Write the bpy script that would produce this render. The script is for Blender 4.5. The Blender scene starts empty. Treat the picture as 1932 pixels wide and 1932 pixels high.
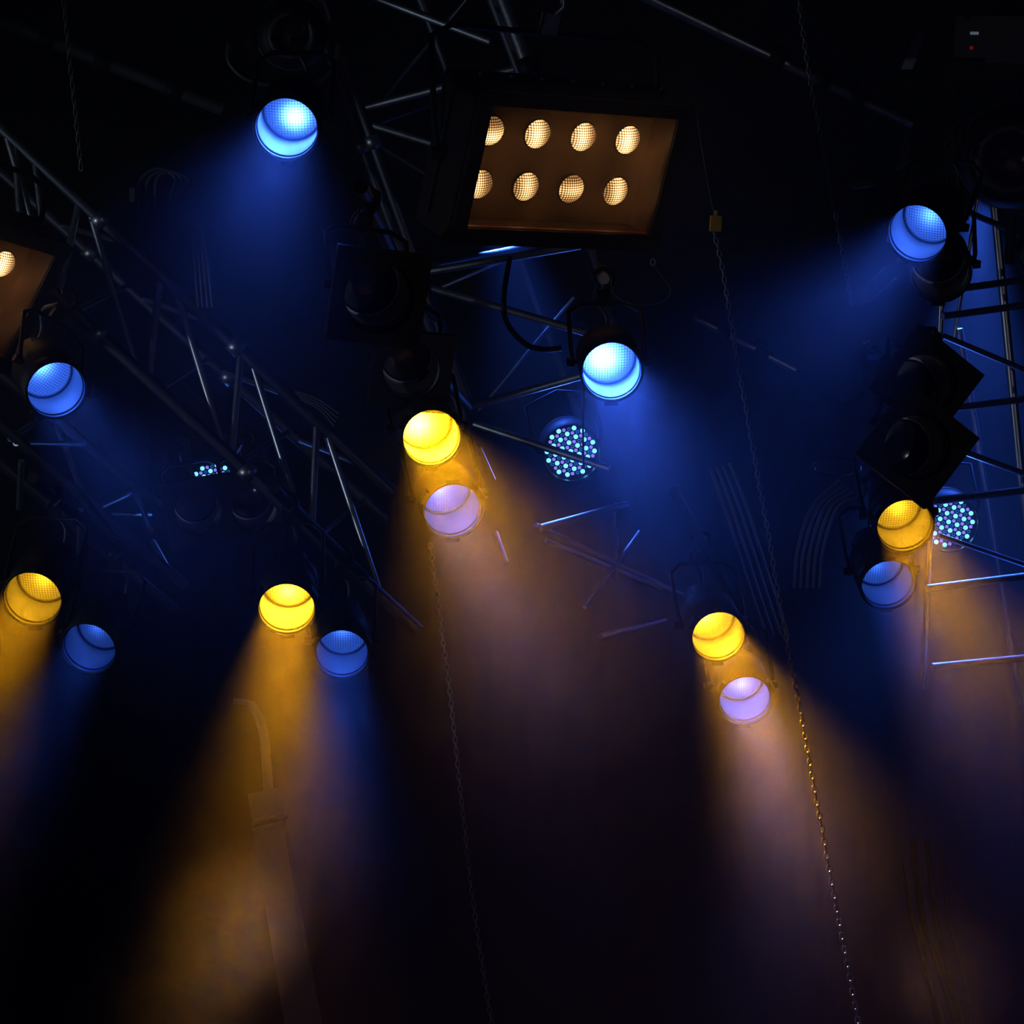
import bpy, math, random
from mathutils import Vector, Matrix
random.seed(7)
PI = math.pi
C = bpy.context.scene.collection
SC = bpy.context.scene

# ------------------------------------------------------------------ camera
CAM = Vector((0, 0, 1.7)); PITCH = math.radians(35); F_MM = 82.0; TT = 18.0 / F_MM
cd = bpy.data.cameras.new('camera'); cam = bpy.data.objects.new('camera', cd); C.objects.link(cam)
cam.location = CAM; cam.rotation_euler = (PI/2 + PITCH, 0, 0)
cd.lens = F_MM; cd.sensor_width = 36; cd.clip_start = .05; cd.clip_end = 200
SC.camera = cam
FW = Vector((0, math.cos(PITCH), math.sin(PITCH))); UP = Vector((0, -math.sin(PITCH), math.cos(PITCH))); RT = Vector((1, 0, 0))
def W(x, y, d):
    return CAM + FW*d + RT*((x-966)/966*d*TT) + UP*((966-y)/966*d*TT)
def PXM(d): return 966/(d*TT)          # pixels per metre at depth d

# ------------------------------------------------------------------ world, exposure
SC.view_settings.view_transform = 'Standard'; SC.view_settings.look = 'None'
SC.view_settings.gamma = 1; SC.view_settings.use_curve_mapping = False; SC.view_settings.exposure = 0.0
w = bpy.data.worlds.new('world'); SC.world = w; w.use_nodes = True
w.node_tree.nodes['Background'].inputs[0].default_value = (.25, .35, .7, 1)
w.node_tree.nodes['Background'].inputs[1].default_value = 0.004
cy = SC.cycles
cy.use_denoising = True; cy.use_adaptive_sampling = False; cy.max_bounces = 4; cy.diffuse_bounces = 2; cy.glossy_bounces = 2
cy.transmission_bounces = 4; cy.transparent_max_bounces = 12; cy.volume_bounces = 0
cy.sample_clamp_indirect = 4.0; cy.sample_clamp_direct = 0
cy.volume_step_rate = 2.5; cy.volume_max_steps = 64; cy.caustics_reflective = False; cy.caustics_refractive = False

def aim(o, p, q):
    o.location = p; o.rotation_euler = (Vector(q)-Vector(p)).to_track_quat('-Z', 'Y').to_euler()
def lamp_light(kind, p, q, col, power, size=.2, spread=30, parent=None, name='light'):
    l = bpy.data.lights.new(name, kind); o = bpy.data.objects.new(name, l); C.objects.link(o)
    l.color = col; l.energy = power
    if kind == 'AREA': l.shape = 'DISK'; l.size = size; l.spread = math.radians(spread)
    if kind == 'SPOT': l.shadow_soft_size = size; l.spot_size = math.radians(spread); l.spot_blend = .8
    if parent:
        o.parent = parent; o.location = p; o.rotation_euler = (PI, 0, 0)   # along the fixture's +Z
    else: aim(o, p, q)
    return o
# unseen cool spots added off frame to brighten the truss rods
lamp_light('SPOT', W(-2400, 1150, 7.0), W(480, 660, 10), (.62, .78, 1), 130, .12, 50, name='rod_fill_left')
lamp_light('SPOT', (4.5, 1.5, 1.2), W(1100, 600, 10), (.8, .82, 1), 50, .1, 60, name='rod_fill_right')
# blue wash lanterns of the upstage truss
for (a, b, pw, sp) in (((940, 390, 11.3), (1060, 900, 11.0), 480, 44), ((1850, 380, 11.6), (1825, 900, 11.2), 1100, 42),
                       ((100, 640, 11.8), (240, 1100, 10.6), .5, 56)):
    lamp_light('SPOT', W(*a), W(*b), (.035, .13, 1), pw, .08, sp, name='wash_light')

# ------------------------------------------------------------------ helpers
def tag(o, label=None, cat=None, group=None, kind=None):
    if label: o['label'] = label
    if cat: o['category'] = cat
    if group: o['group'] = group
    if kind: o['kind'] = kind
    return o
def empty(name, loc, label, cat, group=None):
    o = bpy.data.objects.new(name, None); C.objects.link(o); o.location = loc
    o.empty_display_size = .05
    return tag(o, label, cat, group)
def frame(z, x=None):
    z = Vector(z).normalized()
    x = Vector(x) if x is not None else (Vector((1, 0, 0)) if abs(z.x) < .9 else Vector((0, 1, 0)))
    x = (x - z*x.dot(z)).normalized(); y = z.cross(x)
    return Matrix((x, y, z)).transposed()
class MB:
    def __init__(s): s.v = []; s.f = []; s.sm = []
    def add(s, vs, fs, smooth=False):
        n = len(s.v); s.v += [tuple(v) for v in vs]; s.f += [tuple(i+n for i in f) for f in fs]; s.sm += [smooth]*len(fs)
    def box(s, c, d, R=None):
        c = Vector(c); vs = []
        for i in range(8):
            p = Vector(((i & 1)-.5, ((i >> 1) & 1)-.5, ((i >> 2) & 1)-.5)); p = Vector((p.x*d[0], p.y*d[1], p.z*d[2]))
            vs.append(c + (R @ p if R else p))
        s.add(vs, [(0, 2, 3, 1), (4, 5, 7, 6), (0, 1, 5, 4), (2, 6, 7, 3), (0, 4, 6, 2), (1, 3, 7, 5)])
        return s
    def tube(s, pts, r, n=10, cap=True, closed=False):
        pts = [Vector(p) for p in pts]; m = len(pts); vs = []; x = None
        for i, p in enumerate(pts):
            a = pts[(i-1) % m] if (closed or i) else p; b = pts[(i+1) % m] if (closed or i < m-1) else p
            R = frame(b-a, x); x = R.col[0]
            rr = r[i] if isinstance(r, (list, tuple)) else r
            vs += [p + R @ Vector((math.cos(2*PI*k/n)*rr, math.sin(2*PI*k/n)*rr, 0)) for k in range(n)]
        fs = []
        for i in range(m if closed else m-1):
            j = (i+1) % m
            fs += [(i*n+k, i*n+(k+1) % n, j*n+(k+1) % n, j*n+k) for k in range(n)]
        s.add(vs, fs, True)
        if cap and not closed: s.add(vs[:n], [tuple(range(n))[::-1]]); s.add(vs[-n:], [tuple(range(n))])
        return s
    def lathe(s, prof, n=40, M=None, c=(0, 0, 0), close=False):
        vs = []
        for (r, z) in prof:
            for k in range(n):
                p = Vector((r*math.cos(2*PI*k/n), r*math.sin(2*PI*k/n), z))
                vs.append(Vector(c) + (M @ p if M else p))
        m = len(prof); fs = []
        for i in range(m if close else m-1):
            j = (i+1) % m
            fs += [(i*n+k, i*n+(k+1) % n, j*n+(k+1) % n, j*n+k) for k in range(n)]
        s.add(vs, fs, True); return s
    def plate_hole(s, h, r, z0, z1, n=40):
        """square plate with a round hole"""
        def sq(k):
            a = 2*PI*k/n; q = max(abs(math.cos(a)), abs(math.sin(a))); return (h*math.cos(a)/q, h*math.sin(a)/q)
        vs = []
        for z in (z0, z1):
            vs += [(*sq(k), z) for k in range(n)]; vs += [(r*math.cos(2*PI*k/n), r*math.sin(2*PI*k/n), z) for k in range(n)]
        fs = []
        for k in range(n):
            l = (k+1) % n
            fs += [(k, k+n, l+n, l), (2*n+k, 2*n+l, 3*n+l, 3*n+k), (k, l, 2*n+l, 2*n+k), (n+k, 3*n+k, 3*n+l, n+l)]
        s.add(vs, fs); return s
    def mesh(s, name):
        me = bpy.data.meshes.new(name); me.from_pydata(s.v, [], s.f); me.update()
        me.polygons.foreach_set('use_smooth', s.sm); return me
    def build(s, name, mat, parent=None, label=None):
        o = obj(name, s.mesh(name), mat, parent)
        if label: o['label'] = label
        return o
def obj(name, me, mat, parent=None):
    if mat and not me.materials: me.materials.append(mat)
    o = bpy.data.objects.new(name, me); C.objects.link(o)
    if parent: o.parent = parent
    return o
def arc_pts(pts, n=12):
    """Catmull-Rom through the points"""
    P = [Vector(p) for p in pts]; P = [2*P[0]-P[1]] + P + [2*P[-1]-P[-2]]; out = []
    for i in range(1, len(P)-2):
        a, b, c, d = P[i-1:i+3]
        for k in range(n):
            t = k/n; out.append(.5*((2*b)+(c-a)*t+(2*a-5*b+4*c-d)*t*t+(3*b-a-3*c+d)*t**3))
    return out + [P[-2]]

# ------------------------------------------------------------------ materials
def mat(name): m = bpy.data.materials.new(name); m.use_nodes = True; return m, m.node_tree.nodes, m.node_tree.links
def pbr(name, col, rough=.5, metal=0, noise=0, scale=20, bump=0, spec=.5):
    m, N, L = mat(name); b = N['Principled BSDF']
    b.inputs['Base Color'].default_value = (*col, 1); b.inputs['Roughness'].default_value = rough
    b.inputs['Metallic'].default_value = metal; b.inputs['Specular IOR Level'].default_value = spec
    if noise or bump:
        t = N.new('ShaderNodeTexNoise'); t.inputs['Scale'].default_value = scale; t.inputs['Detail'].default_value = 4
        tc = N.new('ShaderNodeTexCoord'); L.new(tc.outputs['Object'], t.inputs['Vector'])
        if noise:
            mr = N.new('ShaderNodeMapRange'); mr.inputs[3].default_value = max(.02, rough-noise); mr.inputs[4].default_value = min(1, rough+noise)
            L.new(t.outputs[0], mr.inputs[0]); L.new(mr.outputs[0], b.inputs['Roughness'])
            mx = N.new('ShaderNodeMix'); mx.data_type = 'RGBA'; mx.blend_type = 'MULTIPLY'; mx.inputs[0].default_value = noise
            mx.inputs[6].default_value = (*col, 1); L.new(t.outputs[0], mx.inputs[7]); L.new(mx.outputs[2], b.inputs['Base Color'])
        if bump:
            bp = N.new('ShaderNodeBump'); bp.inputs['Strength'].default_value = bump; L.new(t.outputs[0], bp.inputs['Height'])
            L.new(bp.outputs[0], b.inputs['Normal'])
    return m
M_ALU = pbr('brushed_aluminium', (.62, .63, .66), .38, 1, .12, 30)
M_ALU_DIM = pbr('shaded_aluminium', (.12, .12, .15), .5, 1, .15, 30)  # same truss aluminium, the chords' shade put into a darker base colour
M_STEEL = pbr('galvanised_steel', (.45, .46, .48), .4, 1, .15, 60)
M_CHAIN = pbr('chain_steel', (.3, .3, .31), .45, 1)
M_BLACK = pbr('black_powder_coat', (.005, .005, .0055), .6, 0, .12, 40, .05, .25)
M_BLACK2 = pbr('black_plastic', (.006, .006, .007), .45, 0, 0, 20, 0, .3)
M_GREY = pbr('dark_grey_paint', (.05, .05, .055), .5, 0, .1, 30)
M_CLOTH = pbr('black_cloth', (.006, .006, .007), .95, 0, 0, 9, .3, .1)
M_RUBBER = pbr('cable_rubber', (.035, .037, .045), .45)
M_CABLE2 = pbr('grey_cable', (.075, .08, .09), .55)
M_BARREL = pbr('bare_aluminium_barrel', (.8, .8, .82), .42, .7, .1, 12)
M_YTAG = pbr('yellow_plastic', (.55, .33, .02), .5)
M_WHITE = pbr('white_label', (.5, .5, .48), .6)
M_COL = pbr('pale_grey_column', (.16, .15, .145), .6, 0, .1, 5)
M_RED = pbr('red_tape', (.3, .02, .02), .6)
M_CHIP = pbr('blue_label', (.03, .06, .4), .5)
def emis(name, col, st, sampling='AUTO'):
    m, N, L = mat(name); N.remove(N['Principled BSDF']); e = N.new('ShaderNodeEmission')
    e.inputs[0].default_value = (*col, 1); e.inputs[1].default_value = st
    L.new(e.outputs[0], N['Material Output'].inputs[0]); m.cycles.emission_sampling = sampling; return m
def math_n(N, L, op, a, b=None):
    n = N.new('ShaderNodeMath'); n.operation = op
    for i, q in enumerate((a, b)):
        if q is None: continue
        if isinstance(q, (int, float)): n.inputs[i].default_value = q
        else: L.new(q, n.inputs[i])
    return n.outputs[0]
def lens_mat(name, base, hot, rad, hx=0, hy=0, grid=True, col=(1, .93, .82), gsc=.0105, asp=1.0, sampling='NONE', lw=.2, gmin=.35):
    """a lit reflector lamp behind its ribbed face: hot filament, dimmer edge, pressed grid"""
    m, N, L = mat(name); N.remove(N['Principled BSDF'])
    tc = N.new('ShaderNodeTexCoord'); sp = N.new('ShaderNodeSeparateXYZ'); L.new(tc.outputs['Object'], sp.inputs[0])
    X, Y = sp.outputs[0], sp.outputs[1]
    dx = math_n(N, L, 'SUBTRACT', X, hx); dy = math_n(N, L, 'MULTIPLY', math_n(N, L, 'SUBTRACT', Y, hy), asp)
    d = math_n(N, L, 'SQRT', math_n(N, L, 'ADD', math_n(N, L, 'MULTIPLY', dx, dx), math_n(N, L, 'MULTIPLY', dy, dy)))
    g = math_n(N, L, 'EXPONENT', math_n(N, L, 'MULTIPLY', math_n(N, L, 'POWER', math_n(N, L, 'DIVIDE', d, rad), 1.5), -1))
    st = math_n(N, L, 'ADD', math_n(N, L, 'MULTIPLY', g, hot), base)
    if grid:
        lines = None
        for q in (X, Y):
            f = math_n(N, L, 'PINGPONG', q, gsc/2); f = math_n(N, L, 'DIVIDE', f, gsc/2)
            k = math_n(N, L, 'GREATER_THAN', f, lw); k = math_n(N, L, 'MAXIMUM', k, gmin)
            lines = k if lines is None else math_n(N, L, 'MULTIPLY', lines, k)
        st = math_n(N, L, 'MULTIPLY', st, lines)
    e = N.new('ShaderNodeEmission'); e.inputs[0].default_value = (*col, 1); L.new(st, e.inputs[1])
    L.new(e.outputs[0], N['Material Output'].inputs[0]); m.cycles.emission_sampling = sampling; return m
def gel_mat(name, col, tcol, haze=.12, scale=14):
    m, N, L = mat(name); N.remove(N['Principled BSDF'])
    tr = N.new('ShaderNodeBsdfTransparent'); tr.inputs[0].default_value = (*col, 1)
    tl = N.new('ShaderNodeBsdfTranslucent'); tl.inputs[0].default_value = (*tcol, 1)
    mx = N.new('ShaderNodeMixShader'); t = N.new('ShaderNodeTexNoise'); t.inputs['Scale'].default_value = scale
    t.inputs['Detail'].default_value = 5
    tc = N.new('ShaderNodeTexCoord'); L.new(tc.outputs['Object'], t.inputs['Vector'])
    mr = N.new('ShaderNodeMapRange'); mr.inputs[1].default_value = .3; mr.inputs[2].default_value = .7
    mr.inputs[3].default_value = haze*.5; mr.inputs[4].default_value = haze*1.5
    L.new(t.outputs[0], mr.inputs[0]); L.new(mr.outputs[0], mx.inputs[0]); L.new(tr.outputs[0], mx.inputs[1]); L.new(tl.outputs[0], mx.inputs[2])
    L.new(mx.outputs[0], N['Material Output'].inputs[0]); return m

# ------------------------------------------------------------------ the setting: black drapes, black roof, haze
def drape(name, p0, p1, z0, z1, amp=.12, wl=.5):
    p0, p1 = Vector(p0), Vector(p1); n = int((p1-p0).length/wl*8); d = (p1-p0).normalized(); q = Vector((-d.y, d.x, 0)); vs = []
    for i in range(n+1):
        t = i/n; a = i/8*2*PI; off = q*(amp*math.sin(a)+.03*math.sin(a*2.7))
        b = p0.lerp(p1, t)+off; vs += [(b.x, b.y, z0), (b.x, b.y, z1), (b.x+q.x*.01, b.y+q.y*.01, z0), (b.x+q.x*.01, b.y+q.y*.01, z1)]
    fs = []
    for i in range(n): fs += [(4*i, 4*i+4, 4*i+5, 4*i+1), (4*i+2, 4*i+3, 4*i+7, 4*i+6)]
    m = MB(); m.add(vs, fs, True); o = m.build(name, M_CLOTH); o['kind'] = 'structure'; return o
drape('wall_back', (-7, 14.5, 0), (7, 14.5, 0), 0, 13)
drape('wall_left', (-6.8, -3, 0), (-6.8, 14.5, 0), 0, 13)
drape('wall_right', (6.8, 14.5, 0), (6.8, -3, 0), 0, 13)
o = MB().box((0, 5.7, 13.05), (14.2, 18, .1)).build('ceiling', M_CLOTH); o['kind'] = 'structure'
o = MB().box((0, 5.7, -.05), (14.2, 18, .1)).build('floor', pbr('stage_floor', (.012, .012, .012), .6, 0, .2, 6)); o['kind'] = 'structure'

m_h, N, L = mat('stage_haze'); N.remove(N['Principled BSDF'])
vs_ = N.new('ShaderNodeVolumeScatter'); vs_.inputs['Color'].default_value = (1, 1, 1, 1); vs_.inputs['Anisotropy'].default_value = .35
HAZE = .02
PUFFS = [(W(425, 1740, 8.1), .36, 4.5), (W(340, 1880, 8.0), .34, 1.8), (W(1800, 1830, 8.1), .3, 1.8), (W(1430, 1400, 8.7), .3, .35)]
vs_.inputs['Density'].default_value = HAZE
HET = True
if HET:
    tc = N.new('ShaderNodeTexCoord'); t = N.new('ShaderNodeTexNoise'); t.inputs['Scale'].default_value = .9
    t.inputs['Detail'].default_value = 1.0; t.inputs['Roughness'].default_value = .5; t.inputs['Distortion'].default_value = .4
    L.new(tc.outputs['Object'], t.inputs['Vector'])
    mr = N.new('ShaderNodeMapRange'); mr.inputs[1].default_value = .36; mr.inputs[2].default_value = .66
    mr.inputs[3].default_value = HAZE*.35; mr.inputs[4].default_value = HAZE*1.9
    L.new(t.outputs[0], mr.inputs[0])
    # the haze hangs under the roof and thins out downwards
    ge = N.new('ShaderNodeNewGeometry'); sx = N.new('ShaderNodeSeparateXYZ'); L.new(ge.outputs['Position'], sx.inputs[0])
    mz = N.new('ShaderNodeMapRange'); mz.interpolation_type = 'SMOOTHSTEP'; mz.inputs[1].default_value = 5.4; mz.inputs[2].default_value = 6.9
    mz.inputs[3].default_value = .02; mz.inputs[4].default_value = 1.0; L.new(sx.outputs[2], mz.inputs[0])
    mm = N.new('ShaderNodeMath'); mm.operation = 'MULTIPLY'; L.new(mr.outputs[0], mm.inputs[0]); L.new(mz.outputs[0], mm.inputs[1])
    dens = mm.outputs[0]
    # drifting puffs of fresh smoke low in the beams
    for (pc, pr, pk) in PUFFS:
        vd = N.new('ShaderNodeVectorMath'); vd.operation = 'DISTANCE'; L.new(ge.outputs['Position'], vd.inputs[0]); vd.inputs[1].default_value = pc
        nd = N.new('ShaderNodeMapRange'); nd.interpolation_type = 'SMOOTHSTEP'; nd.inputs[1].default_value = pr; nd.inputs[2].default_value = pr*.15
        nd.inputs[3].default_value = 0; nd.inputs[4].default_value = pk; L.new(vd.outputs['Value'], nd.inputs[0])
        m1 = N.new('ShaderNodeMath'); m1.operation = 'MULTIPLY'; L.new(nd.outputs[0], m1.inputs[0]); L.new(mr.outputs[0], m1.inputs[1])
        m2 = N.new('ShaderNodeMath'); m2.operation = 'ADD'; L.new(dens, m2.inputs[0]); L.new(m1.outputs[0], m2.inputs[1]); dens = m2.outputs[0]
    L.new(dens, vs_.inputs['Density'])
L.new(vs_.outputs[0], N['Material Output'].inputs['Volume'])
hz = MB().box((0, 6.5, 6.2), (11, 13, 12.2)).build('haze', m_h)
tag(hz, 'thin drifting haze filling the dark space around all the lanterns', 'haze', kind='stuff')

# ------------------------------------------------------------------ trusses
def pipe(a, b, r, n=12): return MB().tube([a, b], r, n)
def truss(name, label, chords, braces, rc, rb, mat_c=None, mat_b=None, plates=()):
    """chords: [(px,py,d,px,py,d)], braces: the same with an optional radius"""
    p = chords[0]; root = empty(name, W(*p[:3]), label, 'truss'); off = -root.location
    def mk(nm, q, r, m):
        a, b = W(*q[:3])+off, W(*q[3:6])+off
        return pipe(a, b, q[6] if len(q) > 6 else r).build(nm, m, root)
    for q in chords: mk('chord', q, rc, mat_c or M_ALU)
    for q in braces: mk('brace', q, rb, mat_b or M_ALU)
    for q in chords:
        a = W(*q[:3])+off; b = W(*q[3:6])+off; L_ = (b-a).length; R = frame(b-a)
        for t in plates:
            c = a.lerp(b, t); MB().lathe([(0, -.03), (rc*1.35, -.03), (rc*1.35, .03), (0, .03)], 14, R, c).build('coupler', M_STEEL, root)
    return root
# left diagonal truss
def LT(t, a, b): return (a[0]+(b[0]-a[0])*t, a[1]+(b[1]-a[1])*t, a[2]+(b[2]-a[2])*t)
P1 = ((-60, 182, 9.9), (740, 928, 10.4)); P2 = ((-90, 375, 9.8), (790, 1190, 10.3)); P3 = ((-80, 250, 10.8), (730, 980, 11.3))
def on(P, x): return LT((x-P[0][0])/(P[1][0]-P[0][0]), *P)
br = []
for (x1, x2) in ((168, 258), (332, 424), (474, 570), (614, 718), (10, 100), (-60, 8)):
    br.append((*on(P1, x1), *on(P2, x2), .0155))
for (x1, x2) in ((150, 110), (303, 280), (455, 436), (598, 588), (66, 92), (28, 44)):
    br.append((*on(P1, x1), *on(P2, x2), .0165))
for (x1, x2) in ((150, 40), (303, 200), (455, 350), (598, 500)):
    br.append((*on(P3, x1+90), *on(P2, x2+100), .013))
for (x1, x2) in ((150, 235), (303, 395), (455, 545), (598, 690)):
    br.append((*on(P3, x1-35), *on(P1, x2), .013))
truss('lattice_truss', 'long aluminium lattice truss running diagonally from the upper left towards the centre', [(*P1[0], *P1[1]), (*P2[0], *P2[1]), (*P3[0], *P3[1])], br, .030, .0155, M_ALU_DIM, None, plates=(.3, .62))
def ony3(P, y): return LT((y-P[0][1])/(P[1][1]-P[0][1]), *P) if y > P[0][1] else P[0]
# lower left truss
Q1 = ((-30, 775, 10.2), (350, 1105, 10.9)); Q2 = ((-40, 840, 10.5), (330, 1150, 11.1)); Q3 = ((-20, 690, 11.0), (360, 1000, 11.6))
br = [(30, 836, 10.3, 158, 837, 11.2), (108, 805, 11.1, 165, 955, 10.5), (20, 828, 10.3, 62, 800, 11.0), (180, 962, 10.6, 245, 932, 11.3),
      (195, 972, 10.6, 282, 973, 11.3), (258, 935, 11.3, 285, 1000, 10.8), (288, 1022, 11.2, 316, 1072, 10.9), (40, 870, 10.3, 36, 960, 10.5), (152, 962, 10.6, 150, 1045, 10.8)]
truss('lattice_truss', 'lower left lattice truss passing behind the pale blue lantern and above the left yellow one', [(*Q1[0], *Q1[1]), (*Q2[0], *Q2[1]), (*Q3[0], *Q3[1])], br, .024, .0145, M_ALU_DIM)
# centre truss behind the blinder
CL = ((600, -20, 9.9), (885, 768, 10.5)); CR = ((915, -40, 9.7), (1195, 700, 10.3))
def ony(P, y): return LT((y-P[0][1])/(P[1][1]-P[0][1]), *P)
DL = ((560, -60, 10.9), (900, 860, 11.6)); DR = ((780, -40, 11.0), (1100, 800, 11.7))
br = [(690, -12, 9.9, 925, 78, 9.8), (*ony(CL, 205), *ony(CR, 128)), (*ony(CL, 232), *ony(CR, 345)), (*ony(CL, 515), *ony(CR, 462)),
      (*ony(CL, 540), *ony(CR, 648)), (885, 768, 10.5, 1110, 706, 10.3), (895, 800, 10.4, 1150, 884, 10.2),
      (878, 0, 11.2, 725, 185, 11.2, .011), (1085, 560, 11.0, 900, 780, 11.6, .010), (690, 240, 10.9, 830, 190, 11.2, .014), (820, 500, 11.0, 1010, 462, 11.4, .017),
      (*ony(DL, 250), *ony(DR, 420), .013), (*ony(DL, 560), *ony(DR, 480), .013)]
truss('lattice_truss', 'aluminium lattice truss rising behind the bright eight-lamp blinder', [(*CL[0], *CL[1]), (*CR[0], *CR[1]), (*DL[0], *DL[1]), (*DR[0], *DR[1])], br, .026, .0175, M_ALU_DIM, None, plates=(.35,))
# lower centre truss, faint in the haze
br = [(1020, 996, 10.6, 1182, 952, 10.9, .018), (1132, 1201, 10.6, 1255, 1170, 10.9, .015), (1207, 1003, 11.2, 1103, 1146, 10.8, .010), (1163, 950, 11, 1162, 1090, 11.2, .012),
      (935, 1005, 10.5, 955, 1062, 10.4, .013), (905, 845, 10.3, 932, 905, 10.4, .009)]
truss('lattice_truss', 'short lattice truss crossing the orange haze below the round LED lantern', [(1010, 990, 10.7, 1290, 1125, 11.2, .013), (1030, 1020, 11.3, 1250, 1110, 11.6, .013)], br, .015, .014)
# right truss
RL = ((1785, 380, 10.3), (1742, 1300, 10.6)); RR = ((1868, 300, 10.7), (1965, 1300, 11.0)); RM = ((1810, 620, 11.3), (1925, 1330, 11.7))
br = [(1785, 548, 10.3, 1990, 520, 10.6), (1778, 597, 10.3, 1990, 568, 10.6), (1780, 634, 10.3, 1990, 722, 10.6, .014), (1780, 772, 10.3, 1990, 746, 10.6),
      (1780, 838, 10.3, 1990, 915, 10.6, .014), (1755, 946, 10.3, 1990, 918, 10.6, .019), (1748, 1110, 10.4, 1990, 1080, 10.7), (1758, 1258, 10.4, 1990, 1236, 10.7),
      (1790, 385, 10.3, 1935, 446, 10.6, .014), (1770, 1010, 10.4, 1990, 1085, 10.7, .012), (1845, 370, 11.2, 1800, 640, 11.3, .009)]
truss('lattice_truss', 'ladder-like lattice truss at the right edge against blue haze', [(*RL[0], *RL[1], .012), (*RR[0], *RR[1]), (*RM[0], *RM[1], .016)], br, .020, .0165)
# loose pipes
def lone_pipe(label, a, b, r, clamps=(), m=None):
    root = empty('scaffold_pipe', W(*a), label, 'pipe'); A = Vector((0, 0, 0)); B = W(*b)-W(*a)
    pipe(A, B, r, 16).build('tube', m or M_STEEL, root); R = frame(B-A)
    for t in clamps:
        MB().lathe([(0, -.035), (r*1.5, -.035), (r*1.5, .035), (0, .035)], 16, R, A.lerp(B, t)).box(A.lerp(B, t)+Vector((0, 0, r*1.9)), (.04, .05, .05), R).build('clamp', M_BLACK, root)
    return root
lone_pipe('bare steel pipe sloping down across the upper right beside the hanging chain', (1180, -25, 10.3), (1720, 232, 10.6), .027, (.52, .68, .8))
lone_pipe('short dim pipe crossing behind the long chain at mid height', (1310, 598, 10.9), (1500, 698, 11.0), .020, (.28, .66))
lone_pipe('faint pipe high in the dark upper left corner', (-60, 15, 10.9), (420, 205, 11.2), .035, (.3, .52, .8), M_GREY)
lone_pipe('thick bright-edged pipe standing above the eight-lamp blinder', (930, -60, 9.5), (1012, 160, 9.45), .033, (.85,))

# ------------------------------------------------------------------ PAR lanterns
R0 = .11; LENS_Z = -.205
SH = {}
def shared(k, fn):
    if k not in SH: SH[k] = fn()
    return SH[k]
def par_meshes():
    can = MB().lathe([(R0+.004, .004), (R0+.009, .004), (R0+.009, -.235), (R0-.01, -.25), (.075, -.33), (.072, -.40), (.05, -.415), (0, -.415)], 48)
    for k in range(8):
        a = k*PI/4; can.box((.0735*math.cos(a), .0735*math.sin(a), -.365), (.012, .004, .05), Matrix.Rotation(a, 3, 'Z'))
    for k in range(3):
        a = PI/6+k*2*PI/3; can.box(((R0+.014)*math.cos(a), (R0+.014)*math.sin(a), -.01), (.014, .05, .035), Matrix.Rotation(a, 3, 'Z'))
    bar = MB().lathe([(R0-.001, .001), (R0-.001, -.014)], 48).lathe([(R0-.001, -.022), (R0-.001, -.20), (.1, LENS_Z-.004)], 48)
    band = MB().lathe([(R0-.0015, -.014), (R0-.0045, -.015), (R0-.0045, -.021), (R0-.0015, -.022)], 48)  # black ring standing in for the gel frame slot's shadow on the wall
    lens = MB().lathe([(.100, LENS_Z-.006), (.098, LENS_Z), (.09, LENS_Z+.006), (.07, LENS_Z+.013), (.045, LENS_Z+.018), (.02, LENS_Z+.02), (0.0005, LENS_Z+.0205)], 48)
    ringl = MB().lathe([(R0-.002, LENS_Z-.004), (.100, LENS_Z-.004), (.099, LENS_Z+.004), (.103, LENS_Z+.007), (R0-.002, LENS_Z+.004)], 48)
    gel = MB().lathe([(R0, .002), (.06, .003), (0.0005, .002)], 48)
    fr = MB().lathe([(R0, .003), (R0, .0075), (.119, .0075), (.119, .003)], 48, close=True).box((0, .122, .005), (.05, .016, .003))
    yk = MB().tube([(-R0-.012, 0, -.13), (-R0-.022, 0, -.13), (-R0-.03, .03, -.18), (-R0-.03, .13, -.38), (-R0+.02, .15, -.43), (R0-.02, .15, -.43), (R0+.03, .13, -.38), (R0+.03, .03, -.18), (R0+.022, 0, -.13), (R0+.012, 0, -.13)], .009, 8)
    cl = MB().box((0, .17, -.44), (.05, .06, .03)).tube([(0, .19, -.44), (.035, .23, -.44), (.03, .275, -.44), (-.01, .29, -.44), (-.04, .265, -.44)], .012, 8)
    kn = MB().tube([(R0+.02, 0, -.13), (R0+.05, 0, -.13)], [.02, .016], 10)
    kn2 = MB().tube([(-R0-.05, 0, -.13), (-R0-.02, 0, -.13)], [.016, .02], 10)
    cb = MB().tube(arc_pts([(0, 0, -.41), (.01, -.01, -.46), (.02, .07, -.52), (-.03, .15, -.52), (-.02, .22, -.44)], 6), .008, 8)
    return {k: v.mesh(k) for k, v in dict(can=can, barrel=bar, slot_shadow_ring=band, lens=lens, lens_ring=ringl, gel_filter=gel, gel_frame=fr, yoke=yk, clamp=cl, knob=kn, knob2=kn2, power_cable=cb).items()}
def lens_at(x, y, d, off, L_=.205):
    """world axis of a lantern whose lens appears shifted by off pixels from its mouth"""
    P = W(x, y, d); v = (P-CAM).normalized(); r = (RT-v*RT.dot(v)).normalized(); u = (UP-v*UP.dot(v)); u = (u-r*u.dot(r)).normalized()
    k = 1/(L_*PXM(d)); a = -off[0]*k; b = off[1]*k
    return P, (r*a+u*b-v*math.sqrt(max(.1, 1-a*a-b*b)))
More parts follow.
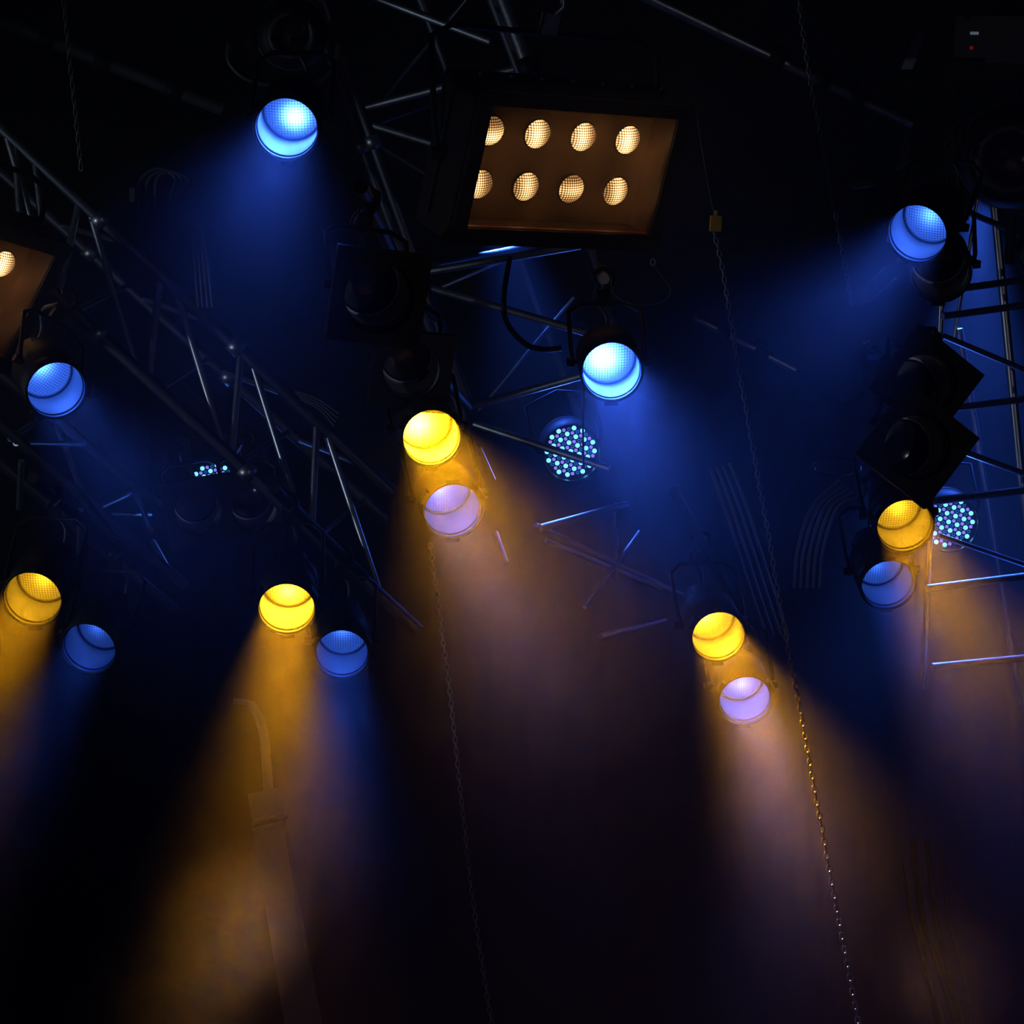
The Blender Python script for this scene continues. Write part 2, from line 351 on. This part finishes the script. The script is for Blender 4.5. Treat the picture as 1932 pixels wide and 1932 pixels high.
def par(x, y, wpx, off, label, gel, lens, beam, power, roll=0, group='lit PAR lanterns', spread=24):
    d = .22*966/TT/wpx; P, ax = lens_at(x, y, d, off)
    xx = Vector((1, 0, 0)); z = ax.normalized(); R = frame(z, (1, 0, 0))
    if R.col[1].z < 0: R = Matrix((-R.col[0], -R.col[1], R.col[2])).transposed()
    R = R @ Matrix.Rotation(roll, 3, 'Z')
    root = empty('par_lantern', P, label, 'stage light', group); root.rotation_euler = R.to_euler()
    ms = shared('par', par_meshes); copies = {}
    def part(nm, m, key=None, mk=None):
        me = ms[nm]
        if mk: me = shared((nm, mk), lambda: me_copy(ms[nm], m))
        return obj(key or nm, me, m, root)
    can = part('can', M_BLACK); part('barrel', M_BARREL); part('slot_shadow_ring', M_BLACK2); part('lens_ring', M_BARREL)
    o = part('lens', lens, mk=lens.name); gf = part('gel_frame', M_BLACK)
    if gel: part('gel_filter', gel, mk=gel.name)
    part('yoke', M_BLACK); part('clamp', M_BLACK); part('knob', M_BLACK2); part('knob2', M_BLACK2, 'knob'); part('power_cable', M_RUBBER)
    if beam: lamp_light('AREA', (0, 0, .012), None, beam, power*BEAM_GAIN, .205, spread, root, 'beam')
    return root
def me_copy(me, m):
    c = me.copy(); c.materials.clear(); c.materials.append(m); return c
G_BLUE = gel_mat('blue_gel', (.035, .14, 1), (.02, .10, 1), .10)
G_PALE = gel_mat('pale_blue_gel', (.085, .13, 1), (.08, .10, .9), .14)  # paler than the blue gel
G_YEL = gel_mat('yellow_gel', (1, .55, .02), (1, .5, .0), .25)
LB = lambda i, hx, hy, hot, base, rad=.035: lens_mat('lamp_face_%d' % i, base, hot, rad, hx, hy)
BLUE = (.035, .12, 1); YEL = (1, .375, .004); LAV = (.28, .3, 1)
BEAM_GAIN = .5
PARS = [
 (541, 242, 118, (12, -33), 'blue lantern at the upper left, under the big unlit spotlight, beam leaning left', G_BLUE, (.01, -.015, 90, 2.2, .028), BLUE, 8),
 (106, 735, 110, (-22, -35), 'blue lantern at the far left edge, below the partly seen blinder', G_BLUE, (-.035, .02, 22, 2.2), BLUE, 6),
 (1154, 700, 112, (-8, -28), 'brightest blue lantern, in the centre above the round LED lantern', G_BLUE, (-.02, .0, 110, 2.8, .04), BLUE, 20),
 (1731, 440, 112, (26, -33), 'blue lantern at the upper right below the large moving head', G_BLUE, (.0, .01, 10, 1.8), BLUE, 10),
 (814, 825, 109, (-14, -30), 'yellow lantern with a notched top edge and white-hot centre, nearest the middle', G_YEL, (-.03, -.005, 150, 4, .04), YEL, 34),
 (854, 963, 109, (-18, -42), 'pale lavender lantern directly below the notched yellow one', G_PALE, (-.02, .0, 7, 2.2), LAV, 6),
 (62, 1129, 109, (22, -42), 'yellow lantern at the lower left edge with its beam falling left', G_YEL, (-.0, .0, 4, 1.6), YEL, 36),
 (168, 1222, 102, (26, -42), 'deep blue dim lantern beside the left-edge yellow one', G_BLUE, (-.02, .0, 1.6, .6), BLUE, 5),
 (541, 1147, 106, (3, -48), 'yellow lantern at the lower centre left with its beam falling straight down', G_YEL, (.0, -.03, 40, 2.5), YEL, 46),
 (645, 1233, 100, (2, -42), 'blue lantern lower right of the yellow one whose beam falls straight down', G_BLUE, (.0, .03, 5, 1.2), BLUE, 9),
 (1355, 1200, 100, (-17, -38), 'yellow lantern at the lower right, left of the long chain', G_YEL, (-.03, .02, 60, 3), YEL, 40),
 (1406, 1320, 98, (-12, -42), 'pale lavender lantern beside the long chain, lowest lantern of all', G_PALE, (.01, -.02, 8, 2.6), LAV, 10),
 (1707, 991, 106, (-20, -40), 'yellow lantern at the right edge in front of the half-hidden LED lantern', G_YEL, (.01, .0, 5, 1.8), YEL, 24),
 (1675, 1102, 100, (-19, -42), 'blue lantern just below the right-edge yellow one', G_BLUE, (-.01, .0, 2.5, 1.1), BLUE, 5),
]
for i, (x, y, wp, off, lab, gel, h, beam, pw) in enumerate(PARS):
    lm = lens_mat('lamp_face_%d' % (i+1), h[3]*.5, h[2], h[4] if len(h) > 4 else .033, h[0], h[1])
    par(x, y, wp, off, lab, gel, lm, beam, pw, roll=(-.7 if i == 1 else 0), spread=(30 if i < 4 else 24))
# unlit units with square frames
M_DLENS = pbr('dark_glass', (.02, .02, .03), .12, 0)
for (x, y, wp, off, roll, lab) in (
    (712, 558, 128, (-18, -22), -.16, 'unlit black lantern in a square frame, upper left of the notched yellow one'),
    (775, 698, 108, (-10, -26), -.12, 'unlit black lantern in a square frame, right above the notched yellow one'),
    (372, 962, 88, (-4, -16), .15, 'black lantern-like blocker added to hide the lower half of the glimpsed LED lantern'),  # occluder added for an unknown dark shape, built as an unlit lantern
    (480, 955, 88, (-10, -16), -.1, 'black lantern-like blocker added right of the glimpsed LED lantern under the left truss'),  # second added occluder, covers the right side of the LED dots
    (1745, 722, 112, (-30, 6), -.66, 'unlit black lantern tilted like a diamond above the right-edge yellow one'),
    (1727, 842, 120, (-26, 2), -.66, 'unlit black tilted lantern between the diamond one and the yellow one')):
    r = par(x, y, wp, off, lab, None, M_DLENS, None, 0, roll, 'unlit PAR lanterns')
    MB().plate_hole(.155, .118, .0, .035, 48).build('square_hood', M_BLACK, r)

# black bars the lanterns hang from
def clamp_pos(o, l=(0, .245, -.44)):
    bpy.context.view_layer.update(); return o.matrix_world @ Vector(l)
def light_bar(label, a, b, ext, to=None):
    A, B = clamp_pos(a), clamp_pos(b); d = (B-A).normalized(); A2 = A-d*ext[0]; B2 = B+d*ext[1]; rt = empty('lighting_bar', A2, label, 'bar')
    MB().tube([Vector((0, 0, 0)), B2-A2], .024, 12).build('bar', M_BLACK, rt)
    for t_ in to or []:
        T = W(*t_); q = A2+(B2-A2)*max(0, min(1, (T-A2).dot(d)/(B2-A2).length)); MB().tube([q-A2, T-A2], .02, 10).build('hanger', M_BLACK, rt)
def lone_pipe3(a, B, r):
    root = empty('scaffold_pipe', W(*a), 'thin bright-edged pipe dropping from the blinder to the central blue lantern', 'pipe')
    pipe(Vector((0, 0, 0)), B-W(*a), r, 16).build('tube', M_STEEL, root)
LP = [o for o in C.objects if o.name.startswith('par_lantern')]
lone_pipe3((1112, 440, 10.05), clamp_pos(LP[2])+Vector((0, 0, 0)), .022)
light_bar('black bar carrying the notched yellow lantern and the lavender one below it', LP[4], LP[5], (.3, .3), [(885, 768, 10.5)])
light_bar('black bar above the two lanterns at the lower left edge', LP[6], LP[7], (.2, .2), [on(Q1, 150)])
light_bar('black bar above the lower centre left yellow and blue lanterns', LP[8], LP[9], (.15, .3), [on(P2, 620)])
light_bar('black bar above the lower right yellow and lavender lanterns', LP[10], LP[11], (.3, .3), [(1290, 1125, 11.2)])
light_bar('black bar behind the right-edge yellow and blue lanterns', LP[12], LP[13], (.5, .3), [ony3(RL, 700)])
light_bar('black bar carrying the two square-framed unlit lanterns beside the blinder', LP[14], LP[15], (.2, .25), [ony(CL, 600)])

# ------------------------------------------------------------------ eight-lamp blinders
def blinder(cx, cy, d, uz, vz, roll, label, power):
    """cx,cy: middle of the lamp grid"""
    s = .2108; P = W(cx, cy, d); v = (P-CAM).normalized(); r = (RT-v*RT.dot(v)).normalized(); u_ = UP-v*UP.dot(v); u_ = (u_-r*u_.dot(r)).normalized()
    k = 1/PXM(9.0)/s
    def rot(a): c_, s_ = math.cos(roll), math.sin(roll); return (a[0]*c_+a[1]*s_, -a[0]*s_+a[1]*c_)
    ux, uy = rot((86*k, -5*k)); vx, vy = rot((-22*k, -98*k))
    U = (r*ux+u_*uy+v*uz*k).normalized(); V = (r*vx+u_*vy+v*vz*k); Z = V.cross(U).normalized()   # towards the viewer
    Yv = Z.cross(U)
    R = Matrix((U, Yv, Z)).transposed()
    root = empty('blinder_light', P, label, 'stage light', 'eight-lamp blinders'); root.rotation_euler = R.to_euler()
    hw, hh, zf, zb, b = .425, .242, .145, -.135, .055
    ow, oh = hw+b, hh+b; t = .004
    body = MB().box((-ow, 0, 0+(zf+zb)/2), (t, 2*oh, zf-zb)).box((ow, 0, (zf+zb)/2), (t, 2*oh, zf-zb)).box((0, oh, (zf+zb)/2), (2*ow, t, zf-zb)).box((0, -oh, (zf+zb)/2), (2*ow, t, zf-zb)).box((0, 0, zb), (2*ow, 2*oh, t))
    body.build('housing', M_BLACK, root)
    fr = MB()
    fr.box((0, hh+b/2, zf), (2*ow+.01, b, .012)).box((0, -hh-b/2, zf), (2*ow+.01, b, .012)).box((-hw-b/2, 0, zf), (b, 2*hh, .012)).box((hw+b/2, 0, zf), (b, 2*hh, .012))
    fr.build('front_frame', M_BLACK, root)
    ins = MB().box((-hw, 0, zf/2), (t, 2*hh, zf-.01)).box((hw, 0, zf/2), (t, 2*hh, zf-.01)).box((0, hh, zf/2), (2*hw, t, zf-.01)).box((0, -hh, zf/2), (2*hw, t, zf-.01))
    ins.box((0, 0, -.012), (2*hw, 2*hh, .004))
    ins.build('inner_tray', M_TRAY, root)
    # lamps
    for j in range(2):
        for i in range(4):
            c = ((i-1.5)*s, (.5-j)*s, .0)
            q = MB().lathe([(.0565, -.008), (.0565, .0), (.054, .006), (.04, .016), (.02, .022), (.0005, .024)], 32)
            kx = 1 if (i, j) != (2, 1) else 0
            lo = q.build('lamp', M_LAMP[(j*4+i) % len(M_LAMP)], root); lo.location = c
            lo.rotation_euler = (0, 0, (0 if (i, j) not in ((0, 0), (2, 1)) else PI/2) + .1)
            MB().lathe([(.0565, -.01), (.064, -.01), (.063, .004), (.0575, .006)], 32).build('lamp_ring', M_BLACK2, lo)
    # dusty diffuser sheet in its runner
    fm = MB(); fm.box((0, 0, zf-.02), (2*hw-.012, 2*hh-.012, .001)); fm.build('gel_sheet', M_FILM, root, 'thin dusty amber gel sheet')
    MB().box((0, -hh+.012, zf-.012), (2*hw-.02, .006, .02)).build('sheet_runner', M_RUNNER, root)
    # barn doors: narrow top flap lip, left door folded back, yoke
    MB().box((0, oh+.004, zf-.05), (2*ow*.96, .006, .13)).build('top_flap', M_GREY, root)
    MB().box((-ow-.006, 0, zf-.12), (.006, 2*oh*.92, .20)).tube([(-ow-.02, -oh*.8, -.03), (-ow-.02, oh*.8, -.03)], .006, 8).build('side_door', M_BLACK, root)
    MB().tube([(-ow-.03, 0, -.02), (-ow-.04, .1, -.08), (-ow-.04, oh+.10, -.22), (-ow+.05, oh+.14, -.24), (ow-.05, oh+.14, -.24), (ow+.04, oh+.10, -.22), (ow+.04, .1, -.08), (ow+.03, 0, -.02)], .012, 8).build('yoke', M_BLACK, root)
    MB().box((.0, oh+.18, -.24), (.07, .08, .03)).tube([(0, oh+.2, -.24), (.045, oh+.25, -.24), (.03, oh+.3, -.24), (-.03, oh+.29, -.24)], .014, 8).build('clamp', M_STEEL, root)
    for sx in (-1, 1): MB().tube([(sx*(ow+.004), 0, -.02), (sx*(ow+.07), 0, -.02)], [.03, .024], 12).build('knob', M_BLACK2, root)
    for i in range(7): MB().tube([(-ow+.1+i*.14, oh+.004, -.06), (-ow+.1+i*.14, oh+.012, -.06)], .008, 8).build('bolt', M_STEEL, root)
    return root
M_TRAY = pbr('dusty_brown_tray', (.04, .024, .015), .55, .3, .1, 12)
M_RUNNER = pbr('red_brown_runner', (.35, .09, .03), .4)
M_FILM = gel_mat('dusty_amber_gel', (1, .93, .82), (.9, .6, .38), .055, 5)
M_LAMP = [lens_mat('blinder_lamp_%d' % i, .5, h*.42, .022, hx, hy, True, (1, .56, .24), .0095, .45, lw=.45, gmin=.15) for i, (h, hx, hy) in enumerate(((30, -.02, .0), (42, -.015, .0), (40, -.015, .005), (55, -.015, .0), (20, -.02, .005), (22, -.005, .005), (16, .0, .0), (24, .0, .01)))]
blinder(1046, 305, 9.0, 57, 24.7, 0, 'large black blinder at the top centre with two rows of four glowing amber lamps', 10)
blinder(-138, 506, 9.25, 57, 24.7, .23, 'partly seen blinder cut off by the left edge with one glowing corner lamp', 10)

# ------------------------------------------------------------------ LED lanterns
M_LW = emis('led_cyan_white', (.18, .72, 1), 1.7, 'NONE'); M_LV = emis('led_violet_blue', (.26, .2, 1), 1.0, 'NONE'); M_LD = emis('led_deep_blue', (.02, .25, .8), .7, 'NONE')
M_LPCB = pbr('led_board', (.01, .01, .03), .25); M_LCAN = pbr('polished_can', (.35, .35, .4), .25, 1)
def led_par(x, y, d, off, label, power=3.5, roll=.2):
    P, ax = lens_at(x, y, d, off, .2); R = frame(ax, (1, 0, 0))
    if R.col[1].z < 0: R = Matrix((-R.col[0], -R.col[1], R.col[2])).transposed()
    root = empty('led_lantern', P, label, 'stage light', 'LED lanterns'); root.rotation_euler = (R @ Matrix.Rotation(roll, 3, 'Z')).to_euler()
    rr = .132
    MB().lathe([(rr, .05), (rr+.005, .05), (rr+.005, -.2), (.09, -.27), (.085, -.34), (0, -.35)], 48).build('can', M_BLACK, root)
    MB().lathe([(rr-.001, .048), (rr-.001, -.01)], 48).build('barrel', M_LCAN, root)
    MB().lathe([(rr-.001, -.01), (0.0005, -.01)], 48).build('led_board', M_LPCB, root)
    MB().tube([(-rr-.01, 0, -.1), (-rr-.03, .04, -.12), (-rr-.03, .22, -.2), (0, .26, -.22), (rr+.03, .22, -.2), (rr+.03, .04, -.12), (rr+.01, 0, -.1)], .008, 8).build('yoke', M_BLACK, root)
    mw = shared('led_w', lambda: MB().lathe([(.0112, 0), (.0095, .004), (.0005, .006)], 10).mesh('led')); mv = shared('led_v', lambda: MB().lathe([(.0085, 0), (.007, .003), (.0005, .004)], 10).mesh('led'))
    md = shared('led_d', lambda: MB().lathe([(.0052, 0), (.0065, .003), (.0078, 0)], 10).mesh('led'))
    q = .0243; n = 0
    for j in range(-6, 7):
        for i in range(-6, 7):
            px = (i + .5*(j % 2))*q; py = j*q*.866
            if px*px+py*py > (rr-.013)**2: continue
            k = (i - (j-(j % 2))//2 - j) % 3
            me, m = ((mw, M_LW), (mv, M_LV), (md, M_LD))[k]
            o = obj('led', me, m, root); o.location = (px, py, -.006); n += 1
    if power: lamp_light('AREA', (0, 0, .03), None, (.05, .16, 1), power, .2, 160, root, 'beam')
    return root, n
_, nled = led_par(1077, 852, 10.9, (-6, -14), 'round LED lantern with dozens of blue dots below the brightest blue lantern', 2)
led_par(1790, 985, 11.0, (-8, -14), 'half-hidden round LED lantern showing blue dots behind the right-edge yellow lantern', 3.5)
led_par(404, 920, 11.6, (-2, -6), 'mostly hidden LED lantern glimpsed as small violet and cyan dots under the left truss', .5)
print('leds', nled)

# ------------------------------------------------------------------ moving heads
def moving_head(x, y, d, off, sc, label, roll=0, disp=False):
    P, ax = lens_at(x, y, d, off, .25); R = frame(ax, (1, 0, 0))
    if R.col[1].z < 0: R = Matrix((-R.col[0], -R.col[1], R.col[2])).transposed()
    root = empty('moving_head_spotlight', P, label, 'stage light', 'unlit moving head spotlights'); root.rotation_euler = (R @ Matrix.Rotation(roll, 3, 'Z')).to_euler(); root.scale = (sc,)*3
    MB().lathe([(.13, .01), (.165, .0), (.2, -.04), (.22, -.12), (.215, -.25), (.19, -.36), (.13, -.42), (0, -.43)], 40).build('head', M_BLACK, root)
    MB().lathe([(.135, -.01), (.145, .015), (.125, .022), (.11, .0), (.105, -.03)], 40).build('lens_bezel', M_GREY, root)
    MB().lathe([(.108, -.03), (.07, -.012), (.0005, -.005)], 40).build('front_lens', M_DLENS, root)
    MB().lathe([(.222, -.15), (.228, -.15), (.228, -.17), (.222, -.17)], 40).build('cooling_band', M_GREY, root)
    for s_ in (-1, 1):
        q = MB(); q.box((s_*.265, .12, -.2), (.055, .42, .16)); q.tube([(s_*.235, 0, -.2), (s_*.3, 0, -.2)], .085, 24); q.build('yoke_arm', M_BLACK2, root)
    MB().box((0, .355, -.2), (.585, .08, .17)).build('yoke_bridge', M_BLACK2, root)
    b = MB().box((0, .50, -.2), (.50, .17, .34)).box((0, .405, -.2), (.25, .03, .2)); bo = b.build('base', M_GREY, root)
    for s_ in (-1, 1): MB().tube([(s_*.2, .58, -.02), (s_*.2, .62, .03), (s_*.2, .62, .1)], .012, 8).build('handle', M_BLACK2, root)
    if disp:
        MB().box((-.17, .515, -.027), (.035, .012, .004)).build('display_light', emis('display_glow', (.6, .75, 1), .12, 'NONE'), bo, 'small pale lit display')
        MB().tube([(-.18, .455, -.03), (-.18, .455, -.026)], .008, 10).build('status_led', emis('red_led', (1, .02, .02), .12, 'NONE'), bo, 'small red status light')
    return root
moving_head(550, 66, 8.8, (4, -8), .62, 'big unlit round spotlight above the upper left blue lantern')
MH = moving_head(1905, 300, 9.0, (4, -10), .92, 'large unlit moving head in a curved yoke filling the upper right corner', 0, True)
ORD = ['leftmost', 'second from the left', 'third from the left', 'fourth from the left', 'rightmost']
r = MB().tube(arc_pts([W(432, 82, 8.6), W(434, 118, 8.6), W(470, 150, 8.6), W(535, 160, 8.6), W(600, 150, 8.6), W(632, 118, 8.6), W(640, 84, 8.6)], 6), .011, 8).build('safety_bar', M_GREY)
tag(r, 'curved black bar looping under the upper left unlit spotlight', 'bar')
# curved yoke cover right
r = par(1775, 515, 108, (-6, -30), 'unlit black lantern with a rounded back below the upper right blue one', None, M_DLENS, None, 0, 0, 'unlit PAR lanterns')
moving_head(1960, 478, 9.4, (20, 0), .5, 'round black spotlight cut by the right edge below the large moving head', 0)

# ------------------------------------------------------------------ chains
def chain(label, pts, r=.0026, ll=.025):
    P = arc_pts([W(*p) for p in pts], 30); root_p = P[0]; m = MB()
    cum = [0]
    for a, b in zip(P, P[1:]): cum.append(cum[-1]+(b-a).length)
    s = 0; k = 0; i = 0
    while s < cum[-1]:
        while cum[i+1] < s: i += 1
        t = (s-cum[i])/(cum[i+1]-cum[i]); c = P[i].lerp(P[i+1], t); T = (P[i+1]-P[i]).normalized()
        R = frame(T, (1, .2, 0)) @ Matrix.Rotation((k % 2)*PI/2+.5, 3, 'Z')
        loop = []
        for q in range(8):
            a = 2*PI*q/8; loop.append(c-root_p + R @ Vector((math.cos(a)*ll*.33, 0, math.sin(a)*ll*.5+(ll*.14 if math.sin(a) > 0 else -ll*.14))))
        m.tube(loop, r, 5, closed=True); s += ll*1.02; k += 1
    o = m.build('chain', M_CHAIN); o.location = root_p; return tag(o, label, 'chain')
chain('long hoist chain running from the yellow block down past the lower right lanterns', [(1345, 430, 9.0), (1362, 500, 9.0), (1385, 640, 9.0), (1420, 840, 9.0), (1450, 1010, 8.9), (1475, 1160, 8.8), (1510, 1340, 8.6), (1550, 1560, 8.4), (1625, 1960, 8.0)])
chain('chain dropping from the top edge to a wire sling beside the upper right lantern', [(1503, -30, 9.6), (1522, 110, 9.6), (1545, 240, 9.6), (1576, 400, 9.6), (1608, 580, 9.6)])
chain('faint chain hanging alone through the dark lower centre', [(812, 1030, 9.8), (832, 1180, 9.7), (848, 1300, 9.6), (870, 1500, 9.4), (895, 1720, 9.2), (932, 1960, 9.0)], .0024, .026)
chain('very faint chain in the dark upper left corner', [(118, -20, 10.4), (132, 120, 10.4), (144, 230, 10.4), (153, 320, 10.4)], .0024, .03)
o = MB().box((0, 0, 0), (.042, .03, .058)).tube([(0, 0, .02), (0, 0, .05)], .008).build('chain_tag', M_YTAG); o.location = W(1350, 422, 9.0); o.rotation_euler = (PITCH, 0, .1); tag(o, 'small yellow plastic block at the top of the long chain', 'chain tag')
def cable(name, label, pts, r, m, n=8, cat='cable', group=None, parent=None, ends=False):
    P = arc_pts([W(*p) for p in pts], 10); b = P[0]
    o = MB().tube([p-b for p in P], r, n).build(name, m); o.location = b
    tag(o, label, cat, group); return o
cable('chain_pull_line', 'thin dark line from the right end of the central blinder to the yellow block', [(1312, 200, 9.0), (1328, 300, 9.0), (1348, 410, 9.0)], .003, M_RUBBER, 6)
cable('wire_sling', 'wire sling slanting from the short chain up to the blue lantern at upper right', [(1608, 585, 9.6), (1640, 535, 9.5), (1668, 505, 9.4)], .0022, M_CABLE2, 6, 'wire')
cable('wire_sling', 'lower wire of the sling under the short chain', [(1608, 585, 9.6), (1650, 560, 9.5), (1690, 525, 9.4)], .0022, M_CABLE2, 6, 'wire')
sl = cable('safety_cable', 'thin safety cable looping below the right corner of the central blinder', [(1236, 503, 8.9), (1256, 530, 8.9), (1265, 548, 8.9), (1255, 566, 8.9), (1225, 576, 8.9), (1190, 573, 8.9), (1165, 562, 8.9), (1154, 545, 8.9), (1154, 525, 8.9)], .0018, M_CABLE2, 6, 'safety cable')
lp = [Vector((math.cos(a)*.009, 0, math.sin(a)*.017)) for a in [k*PI/6 for k in range(12)]]
MB().tube([p+(W(1232, 495, 8.9)-W(1236, 503, 8.9)) for p in lp], .0022, 6, closed=True).build('ring', M_STEEL, sl)
cable('power_cable', 'thick black cable curving down from the central blinder to the brightest blue lantern', [(962, 487, 10.1), (956, 520, 9.75), (950, 570, 9.5), (958, 612, 9.5), (990, 648, 9.5), (1024, 659, 9.5), (1060, 657, 9.5)], .0115, M_RUBBER, 10)
cable('control_cable', 'thin dark cable hanging straight from the brightest blue lantern over the LED lantern', [(1103, 664, 8.85), (1100, 780, 8.9), (1101, 885, 8.9)], .004, M_BLACK2, 6)
cable('power_cable', 'dark cable arching above the central blinder near the thick pipe', [(1018, 158, 9.2), (1040, 145, 9.2), (1055, 165, 9.2)], .003, M_RUBBER, 6)
for k in range(3):
    cable('coiled_cable', ('outer left', 'middle', 'inner right')[k]+' loop of dark cable coiled left of the upper left blue beam', [(262+k*16, 400-k*3, 10.2), (262+k*17, 345-k*4, 10.2), (295+k*16, 318+k*3, 10.2), (330+k*14, 335+k*4, 10.2), (320+k*12, 372, 10.2)], .008, M_RUBBER, 8, group='cable loops beside the upper left beam')
for k in range(4):
    cable('hanging_cable', (ORD[:3]+ORD[4:])[k]+' grey cable in the bundle hanging onto the left diagonal truss', [(358+k*8, 418, 9.9), (366+k*8, 480, 9.9), (374+k*9, 580, 9.9)], .0055, M_CABLE2, 6, group='cable bundle above the left truss')
for k in range(4):
    cable('trailing_cable', ('topmost', 'second from the top', 'third from the top', 'lowest')[k]+' cable of the small bundle over the left truss end', [(556+k*4, 738+k*5, 9.5), (598+k*2, 752+k*7, 9.5), (640-k*3, 780+k*8, 9.5)], .0045, M_CABLE2, 6, group='cable bundle at the end of the left truss')
for k in range(4):
    cable('drop_cable', (ORD[:3]+ORD[4:])[k]+' cable of the bundle dropping left of the long chain', [(1340+k*12, 885-k*4, 10.2), (1368+k*14, 960, 10.2), (1405+k*14, 1080, 10.2), (1445+k*14, 1200, 10.2)], .007, M_CABLE2, 6, group='cable bundle left of the long chain')
for k in range(5):
    cable('drop_cable', ORD[k]+' dark cable sweeping down beside the right-edge lanterns', [(1582+k*9, 905+k*8, 10.0), (1530+k*12, 960, 10.0), (1504+k*12, 1040, 10.0), (1498+k*12, 1110, 10.0)], .006, M_CABLE2, 6, group='cable bundle left of the right lanterns')
P = [W(1578+44*math.cos(a), 882+17*math.sin(a), 9.9+.1*math.sin(a)) for a in [k*PI/16 for k in range(32)]]
o = MB().tube([p-P[0] for p in P], .0085, 8, closed=True).build('coiled_cable', M_RUBBER); o.location = P[0]; tag(o, 'single oval loop of cable left of the tilted unlit lanterns', 'cable')
for k, (x0, x1, r) in enumerate(((1706, 1775, .012), (1728, 1800, .011), (1752, 1812, .011), (1722, 1756, .006), (1775, 1838, .004))):
    cable('drop_cable', ('thick leftmost', 'thick middle', 'thick rightmost', 'thin left', 'thin right')[k]+' pale cable hanging in the lower right corner', [(x0-4, 1585+(45 if k == 0 else 0), 9.6), (x0+12, 1720, 9.5), ((x0+x1)/2+8, 1830, 9.4), (x1+10, 1960, 9.3)], r, M_CABLE2, 10, group='cable bundle in the lower right corner')
# chain hoist
rt = empty('chain_hoist', W(1645, 700, 9.7), 'small dark chain hoist hanging below the wire sling', 'chain hoist')
MB().lathe([(0, -.09), (.045, -.085), (.052, -.04), (.052, .04), (.045, .085), (0, .09)], 20).build('motor_body', M_BLACK, rt)
MB().box((0, -.05, .03), (.045, .01, .03)).build('label_plate', M_CHIP, rt, 'small blue plate')
MB().tube([(0, 0, .08), (0, 0, .12), (.02, 0, .145), (.0, 0, .17), (-.02, 0, .15)], .007, 8).build('hook', M_STEEL, rt)
MB().box((.03, 0, -.13), (.05, .04, .09)).build('chain_bag', M_CLOTH, rt)
# plain box label plate on a lantern in the dark, and small switch boxes
o = MB().box((0, 0, 0), (.022, .006, .06)).build('paper_label', M_WHITE); o.location = W(249, 368, 9.9); o.rotation_euler = (PITCH, .2, -.3); tag(o, 'small pale paper label hanging beside the cable loops at upper left', 'label')
# slanted sheet-metal brackets near the moving head
for (q, lab) in ((((1728, 62), (1748, 60), (1722, 130), (1700, 130)), 'pale bracket plate left of the large moving head, upper one'), (((1708, 250), (1718, 250), (1716, 300), (1690, 322)), 'narrow bluish bracket plate left of the large moving head, lower one')):
    m = MB(); A = [W(x, y, 9.7) for x, y in q]; b = A[0]; m.add([a-b for a in A]+[a-b+FW*.012 for a in A], [(0, 1, 2, 3), (4, 7, 6, 5), (0, 4, 5, 1), (1, 5, 6, 2), (2, 6, 7, 3), (3, 7, 4, 0)])
    o = m.build('bracket_plate', M_ALU); o.parent = MH; bpy.context.view_layer.update(); o.matrix_parent_inverse = MH.matrix_world.inverted(); o.location = b
o = MB().tube([Vector((0, 0, 0)), W(1660, 338, 9.4)-W(1722, 302, 9.4), W(1640, 343, 9.4)-W(1722, 302, 9.4), W(1608, 352, 9.4)-W(1722, 302, 9.4)], [.006, .009, .022, .012], 12).build('clamp_handle', M_GREY); o.location = W(1722, 302, 9.4)
tag(o, 'flat-ended grey lever pointing left below the large moving head', 'lever')

# ------------------------------------------------------------------ support tower lower left
rt = empty('support_tower', W(600, 1990, 10.2), 'pale square support column rising through the orange beam at lower left', 'tower'); b = rt.location
def bar_between(m, a, c, wx, wy):
    R = frame(c-a, (1, 0, 0)); m.box((a+c)/2, (wx, wy, (c-a).length), R); return m
top = W(506, 1555, 10.2)-b; bot = W(578, 1990, 9.7)-b
bar_between(MB(), top, bot, .135, .12).build('lower_sleeve', M_COL, rt)
t2 = W(490, 1470, 10.3)-b
bar_between(MB(), W(506, 1548, 10.2)-b, W(497, 1500, 10.25)-b, .13, .115).build('upper_sleeve', M_COL, rt)
bar_between(MB(), W(531, 1556, 10.3)-b, W(612, 1990, 9.8)-b, .03, .03).build('guide_rail', M_COL, rt)
MB().tube(arc_pts([W(440, 1322, 10.3)-b, W(475, 1330, 10.3)-b, W(496, 1375, 10.3)-b, W(503, 1440, 10.3)-b, W(508, 1510, 10.3)-b], 8), [.012]*8+[.022]*24+[.026], 10).build('bent_arm', M_COL, rt)
bar_between(MB(), W(480, 1560, 10.1)-b, W(540, 1545, 10.1)-b, .01, .16).build('joint_strap', M_BLACK, rt)
